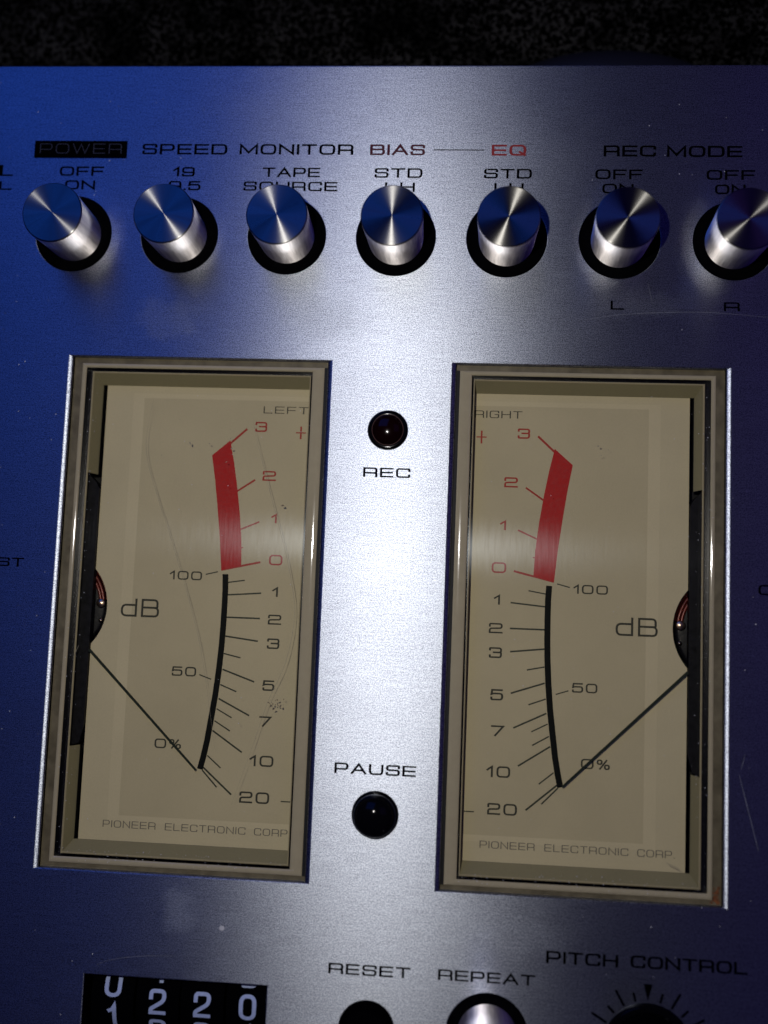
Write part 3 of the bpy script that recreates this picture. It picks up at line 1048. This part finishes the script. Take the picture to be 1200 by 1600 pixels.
    write(mb, 'PIONEER', k1, k1 + ww * 0.285, -97.4, 1.42, 0.14, 0.10, FZ + .014)
    write(mb, 'ELECTRONIC', k1 + ww * 0.335, k1 + ww * 0.765, -97.4, 1.42, 0.14, 0.10, FZ + .014)
    write(mb, 'CORP.', k1 + ww * 0.81, k2, -97.4, 1.42, 0.14, 0.10, FZ + .014)
    mb.build('lettering', M_BRANDINK, mt, label="maker's line printed in small pale grey capitals")

    # movement behind the card: black block, drum, copper winding, screw
    b0 = MB()
    bp = [(FX1 + 0.12, -77.0), (WX1 - 5.2, -80.6), (WX1 - 3.5, -81.0), (WX1 - 3.4, -24.3), (WX1 - 5.2, -26.0), (FX1 + 0.12, -27.5)]
    bp = [(X(x), y) for x, y in bp]
    if s < 0:
        bp.reverse()
    b0.prism(bp, -6.2, -4.3)
    b0.build('movement_block', M_MOVE, mt)
    mb = MB()
    mb.lathe([(10.9, -9.4), (10.9, -7.2), (10.2, -6.9), (7.0, -6.9)], 64, c=(X(NC[0]), NC[1]))
    mb.build('movement_drum', M_MOVE, mt)
    mb = MB()
    for rr, zz in ((11.35, -6.9), (10.6, -6.3), (9.9, -6.5)):
        a_from, a_to = (math.radians(118), math.radians(172)) if s > 0 else (math.radians(8), math.radians(62))
        n = 18
        ring = []
        for i in range(n + 1):
            a = a_from + (a_to - a_from) * i / n
            for j in range(8):
                b = 2 * math.pi * j / 8
                r_ = rr + 0.36 * math.cos(b)
                ring.append((X(NC[0]) + r_ * math.cos(a), NC[1] + r_ * math.sin(a), zz + 0.36 * math.sin(b)))
        mb.add(ring, [(i * 8 + j, i * 8 + (j + 1) % 8, (i + 1) * 8 + (j + 1) % 8, (i + 1) * 8 + j) for i in range(n) for j in range(8)], 0, True)
    mb.build('winding', M_COPPER, mt)
    mb = MB()
    mb.lathe([(0.95, -6.9), (0.95, -5.8), (0.8, -5.6), (0.001, -5.5)], 24, c=(X(60.1), -51.6))
    mb.lathe([(0.45, -6.9), (0.45, -6.1), (0.001, -6.0)], 16, c=(X(60.0), -55.2))
    mb.build('adjusting_screw', M_BRASS, mt)

    # needle: thin tapered blade floating above the card
    p0, p1 = Vector((X(61.3), -61.35 if s < 0 else -60.9)), Vector((X(37.3), -84.9))
    if s > 0:
        p1 = Vector((36.95, -84.6))
    d = (p1 - p0).normalized()
    n = Vector((-d.y, d.x))
    w0, w1 = 0.29, 0.22
    zN = FZ + 1.0
    pp = [tuple(p0 - n * w0), tuple(p1 - n * w1), tuple(p1 + n * w1), tuple(p0 + n * w0)]
    MB().prism(pp, zN - 0.12, zN).build('needle', M_NEEDLE, mt)

    # clear cover
    c = frame_loop((2.8, 3.3, 2.15, 2.2), s)
    MB().box(c[0][0] + .02 if c[0][0] < c[1][0] else c[1][0] + .02, max(c[0][0], c[1][0]) - .02, c[0][1] + .02, c[2][1] - .02, -1.32, -1.3).build('clear_cover', M_CLEAR, mt)
    return mt


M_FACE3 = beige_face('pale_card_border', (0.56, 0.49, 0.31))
M_FACE2 = beige_face('pale_reflection_print', (0.595, 0.52, 0.33))  # paler card colour, carries the painted reflection of the cover's inner frame
M_BRANDINK = plain('faint_grey_ink', (0.14, 0.13, 0.10), 0.5, spec=0.2)
METERS = {k: level_meter(k) for k in ('left', 'right')}


# ------------------------------------------------------------------ scratches, dust and grime
def ribbon(name, pts, w, z, mat, parent, label=None):
    # smooth Catmull-Rom through the points
    P = [Vector(p) for p in pts]
    out = []
    for i in range(len(P) - 1):
        a, b, c, d = P[max(i - 1, 0)], P[i], P[i + 1], P[min(i + 2, len(P) - 1)]
        for k in range(8):
            t = k / 8
            out.append(0.5 * ((2 * b) + (c - a) * t + (2 * a - 5 * b + 4 * c - d) * t * t + (3 * b - a - 3 * c + d) * t ** 3))
    out.append(P[-1])
    mb = MB()
    n = len(out)
    v = []
    for i, p in enumerate(out):
        d = (out[min(i + 1, n - 1)] - out[max(i - 1, 0)]).normalized()
        k = w / 2 * (0.25 + 0.75 * math.sin(math.pi * (0.06 + 0.88 * i / (n - 1)))) * random.uniform(.6, 1.15)
        nn = Vector((-d.y, d.x)) * k
        v += [(p.x + nn.x, p.y + nn.y, z), (p.x - nn.x, p.y - nn.y, z)]
    mb.add(v, [(2 * i, 2 * i + 1, 2 * i + 3, 2 * i + 2) for i in range(n - 1)])
    return mb.build(name, mat, parent, label=label)


for pts, w in (([(-54.2, -123.2), (-51.7, -122.1), (-45, -120.9), (-35, -120.3)], .10), ([(-27, -120.3), (-21.3, -117.2), (-14, -116)], .12), ([(33.5, 8.2), (42, 10.2), (50.2, 11.2), (63, 11.65), (76, 10.8)], .10),
               ([(51.7, 17.5), (52.7, 13.2)], .09), ([(70.4, -79.9), (74.1, -94.1)], .16), ([(71.5, -76.0), (70.8, -79.0)], .1)):
    ribbon('scratch', pts, w * .75, 0.012, M_SCRATCH, PANEL)
GZ = -1.285
for side, pts, w in (('left', [(-50.0, -8.5), (-51.0, -19), (-47.6, -30), (-45.6, -35), (-40.8, -48), (-37.6, -58), (-35.7, -66), (-33.0, -80)], .07),
                     ('left', [(-28.5, -12), (-27.8, -16), (-23.0, -31.6), (-19.6, -43), (-18.0, -52.4), (-19.3, -62), (-22.5, -70), (-25.5, -80), (-29, -91)], .07),
                     ('left', [(-62.6, -60.5), (-63.6, -63)], .15), ('right', [(57, -97.5), (59.5, -98.6)], .15)):
    ribbon('scratch', pts, w, GZ, M_HAIR, METERS[side])
for side, cxy, r, n in (('left', (-20.6, -70.6), 1.5, 12), ('left', (-21.6, -30.2), 0.35, 3), ('left', (-41, -18), 8, 8), ('right', (44, -18), 4, 4)):
    mb = MB()
    for k in range(n):
        a = random.uniform(0, 6.28)
        q = random.uniform(0, r)
        x, y = cxy[0] + q * math.cos(a) * 1.3, cxy[1] + q * math.sin(a)
        rr = random.uniform(.06, .16)
        th = random.uniform(0, 3)
        e = random.uniform(1, 2.6)
        mb.poly([(x + rr * e * math.cos(t) * math.cos(th) - rr * math.sin(t) * math.sin(th), y + rr * e * math.cos(t) * math.sin(th) + rr * math.sin(t) * math.cos(th)) for t in [i * 1.0472 for i in range(6)]], GZ + k * .0004)
    mb.build('grime', M_GRIME if r < 3 else M_HAIR, METERS[side], kind='stuff')
# dust settled on panel and covers
mb = MB()
for k in range(420):
    x, y = random.uniform(-90, 90), random.uniform(-136, 62)
    if WX0 < abs(x) < WX1 and -WH < y < 0:
        continue
    if any((x - a) ** 2 + (y - KY) ** 2 < 75 for a in KX) or (abs(x) < 6 and (abs(y + 14) < 6 or abs(y + 91) < 6)):
        continue
    if y < -123 and x > -58:
        continue
    rr = random.choice((.05, .06, .08, .1, .13))
    mb.poly([(x + rr * math.cos(i * 1.256 + k), y + rr * random.uniform(.6, 1.2) * math.sin(i * 1.256 + k)) for i in range(5)], 0.02)
mb.poly([(-29.3 + .55 * math.cos(i * .785), -114.6 + .5 * math.sin(i * .785)) for i in range(8)], 0.022)
mb.build('dust', M_DUST, PANEL, kind='stuff')
for side, s in (('left', -1), ('right', 1)):
    mb = MB()
    for k in range(240):
        e = random.random()
        if e < .35:
            x, y = random.uniform(WX0 + 2.5, WX1 - 3), -WH + random.uniform(1.5, 4.2)
        elif e < .7:
            x, y = WX1 - random.uniform(2.2, 5.5), random.uniform(-101, -4)
        else:
            x, y = random.uniform(WX0 + 3, WX1 - 4), random.uniform(-100, -5)
        rr = random.choice((.04, .05, .06, .09))
        mb.poly([(s * x + rr * math.cos(i * 1.256 + k), y + rr * random.uniform(.5, 1.5) * math.sin(i * 1.256 + k)) for i in range(5)], -0.86 if e < .7 else GZ + .002)
    mb.build('dust', M_DUST, METERS[side], kind='stuff')
mb = MB()
for k in range(26):
    x, y = WX1 - abs(random.gauss(0, .9)) - .5, -WH + .4 + abs(random.gauss(0, 1.6))
    rr = random.uniform(.15, .45)
    mb.poly([(x + rr * math.cos(i * 1.05 + k) * random.uniform(.5, 1.2), y + rr * random.uniform(.5, 1.2) * math.sin(i * 1.05 + k)) for i in range(6)], -1.235 + k * .001)
mb.build('grime', M_RUST, METERS['right'], kind='stuff', label='rusty brown dirt in the corner')

# ------------------------------------------------------------------ background
me = bpy.data.meshes.new('wall')
me.from_pydata([(-3, 0.6, -1), (3, 0.6, -1), (3, 0.6, 3), (-3, 0.6, 3)], [], [(0, 1, 2, 3)])
me.materials.append(plain('dark_wall_paint', (0.01, 0.01, 0.01), 0.9, spec=0.0, wear=0.3, wscale=20))
wl = bpy.data.objects.new('wall', me)
scene.collection.objects.link(wl)
wl['kind'] = 'structure'
